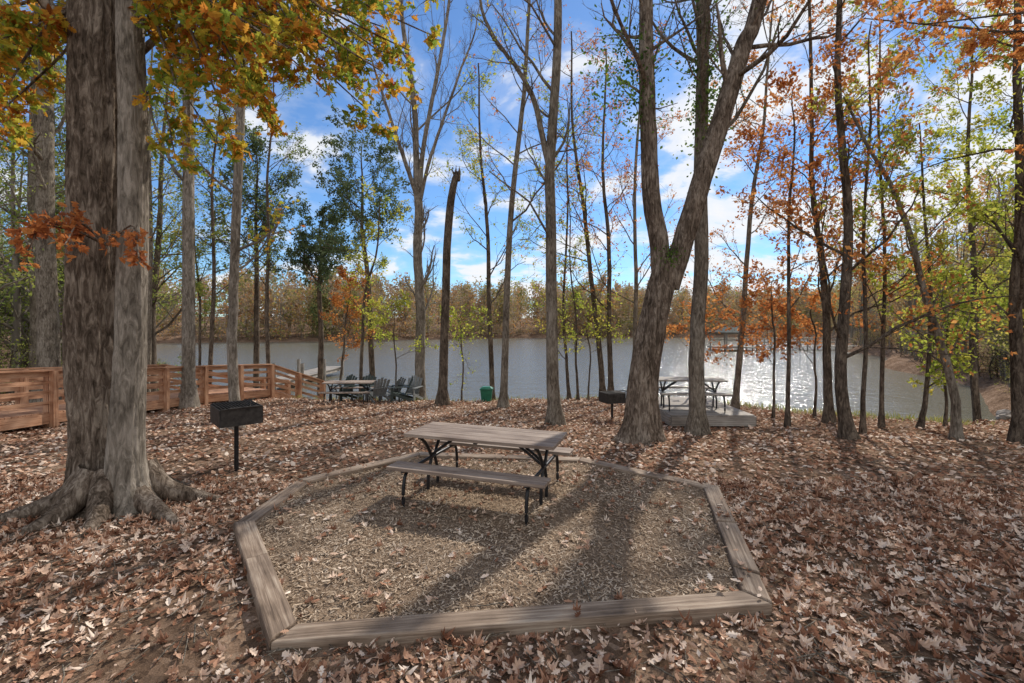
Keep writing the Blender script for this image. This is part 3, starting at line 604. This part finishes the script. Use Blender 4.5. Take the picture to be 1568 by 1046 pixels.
for x in np.arange(31.6,51,2.4): 
    for y in(60,61.6): pp.append(pipe([(x,y,WL-2),(x,y,WL+1.5)],.09,0,8,2))
for y in(60,61.6):
    for h in(1.0,1.45): pp.append(board((31.5,y,WL+h),(51,y,WL+h),.06,.1))
mesh_obj('pier',pp,[M_grey])
# ---------------------------------------------------------------- adirondack chairs
def chair(x,y,a,mat):
    z0=g0(x,y)+.06;c,s=math.cos(a),math.sin(a);Q=lambda u,v,z:A([x+u*c-v*s,y+u*s+v*c,z0+z]);p=[]
    for k in range(5): v=.22-k*.11;p.append(board(Q(-.27,v,.36-.025*k),Q(.27,v,.36-.025*k),.1,.022))
    for k in range(5):
        u=(-2+k)*.11;h=.98-abs(k-2)*.05;p.append(board(Q(u*.9,-.2,.25),Q(u*1.2,-.5,h),.1,.02,0,up=(-s,c,0)))
    for u in(-.31,.31):
        p.append(board(Q(u,.28,0),Q(u,.28,.55),.1,.03,0,up=(c,s,0)));p.append(board(Q(u,.3,.57),Q(u,-.45,.57),.13,.025))
        p.append(board(Q(u,.26,.33),Q(u,-.5,.05),.03,.1))
    p.append(board(Q(-.3,-.37,.57),Q(.3,-.37,.57),.06,.025))
    mesh_obj('adirondack_chair',p,[mat])
for x,y,a,mt in((-6.7,18.0,2.6,M_chair),(-5.9,18.1,2.9,M_chair),(-5.2,17.6,.7,M_chair2),(-4.75,17.9,1.2,M_chair2),(-4.3,17.5,1.8,M_chair),(-4.0,17.9,2.9,M_chair2)): chair(x,y,a,mt)
x,y=-.98,17.6;z=g0(x,y)+.05
def frus(c,w0,w1,h,m=0):
    v=[]
    for ww,zz in((w0,0),(w1,h)):
        for a,b in((-1,-1),(1,-1),(1,1),(-1,1)): v.append([c[0]+a*ww/2,c[1]+b*ww/2*.9,c[2]+zz])
    return (A(v),BF,m,False)
p=[frus((x,y,z),.36,.46,.48),frus((x,y,z+.482),.5,.5,.05),frus((x,y,z+.533),.46,.3,.06)]
p.append(pipe([(x-.15,y-.23,z+.52),(x,y-.28,z+.53),(x+.15,y-.23,z+.52)],.015,0,6,3))
mesh_obj('trash_bin',p,[M_green],bevel=.012)
rng=np.random.default_rng(400);pp=[]
bm=bmesh.new();bmesh.ops.create_icosphere(bm,subdivisions=2,radius=1);iv=A([v.co[:] for v in bm.verts]);ifc=A([[v.index for v in f.verts] for f in bm.faces]);bm.free()
for k in range(45):
    y=rng.uniform(12.8,17);x=float(XR(y))+rng.uniform(-.6,1.4);s=rng.uniform(.1,.3)
    v=iv*(1+.25*np.sin(iv@rng.normal(0,2.5,3)+1)[:,None])*A([1,.8,.55])*s+A([x,y,max(float(gz(x,y)),WL)+.03]);pp.append((v,ifc,0,False))
mesh_obj('shore_rocks',pp,[M_rock])
# ---------------------------------------------------------------- sky, sun, camera
AZ,EL=math.radians(30),math.radians(40)
w=bpy.data.worlds.new('World');sc.world=w;w.use_nodes=True;nt=w.node_tree;N=nt.nodes;L=nt.links;N.clear()
o=N.new('ShaderNodeOutputWorld');bg=N.new('ShaderNodeBackground');bg.inputs[1].default_value=.15;L.new(bg.outputs[0],o.inputs[0])
sky=N.new('ShaderNodeTexSky');sky.sky_type='NISHITA';sky.sun_disc=False;sky.sun_elevation=EL;sky.sun_rotation=AZ;sky.air_density=1.0;sky.dust_density=.1;sky.ozone_density=3.5
tc=N.new('ShaderNodeTexCoord');sp=N.new('ShaderNodeSeparateXYZ');L.new(tc.outputs['Generated'],sp.inputs[0])
zz=mathn(N,L,'MAXIMUM',sp.outputs[2],0.0);z2=mathn(N,L,'ADD',zz.outputs[0],.22)
dx=mathn(N,L,'DIVIDE',sp.outputs[0],z2.outputs[0]);dy=mathn(N,L,'DIVIDE',sp.outputs[1],z2.outputs[0])
cb=N.new('ShaderNodeCombineXYZ');L.new(dx.outputs[0],cb.inputs[0]);L.new(dy.outputs[0],cb.inputs[1])
ns=noise(N,L,cb,2.3,6,.56,.25)
bias=mathn(N,L,'MULTIPLY',sp.outputs[0],.1);ad=mathn(N,L,'ADD',ns.outputs[0],bias.outputs[0])
by=mathn(N,L,'MULTIPLY_ADD',sp.outputs[1],-.16);L.new(ad.outputs[0],by.inputs[2])  # clouds thickened out of view behind the camera, added as fill light
hz=mathn(N,L,'MULTIPLY_ADD',zz.outputs[0],-.18);L.new(by.outputs[0],hz.inputs[2])
r=ramp(N,[(.26,(.02,.02,.02)),(.33,(.2,.2,.2)),(.385,(.85,.85,.85)),(.46,(1,1,1))]);L.new(hz.outputs[0],r.inputs[0])
tint=N.new('ShaderNodeMix');tint.data_type='RGBA';tint.blend_type='MULTIPLY';tint.inputs[0].default_value=1;L.new(sky.outputs[0],tint.inputs[6]);tint.inputs[7].default_value=(.58,.78,.96,1)
mx=N.new('ShaderNodeMix');mx.data_type='RGBA';L.new(r.outputs[0],mx.inputs[0]);L.new(tint.outputs[2],mx.inputs[6]);mx.inputs[7].default_value=(6.3,6.4,6.6,1)
L.new(mx.outputs[2],bg.inputs[0])
S=Vector((math.sin(AZ)*math.cos(EL),math.cos(AZ)*math.cos(EL),math.sin(EL)))
ld=bpy.data.lights.new('sun','SUN');ld.energy=4.8;ld.angle=math.radians(.9);ld.color=(1,.93,.83);lo=bpy.data.objects.new('sun',ld);sc.collection.objects.link(lo)
lo.rotation_euler=S.to_track_quat('Z','Y').to_euler();lo.location=(0,0,30)
cd=bpy.data.cameras.new('camera');cd.lens=16.07;cd.sensor_width=36;cd.shift_y=-.018;cd.clip_end=4000;co=bpy.data.objects.new('camera',cd);sc.collection.objects.link(co)
co.location=(0,0,2.2);co.rotation_euler=(math.radians(90),0,0);sc.camera=co
sc.view_settings.view_transform='Standard';sc.view_settings.look='None';sc.view_settings.exposure=0
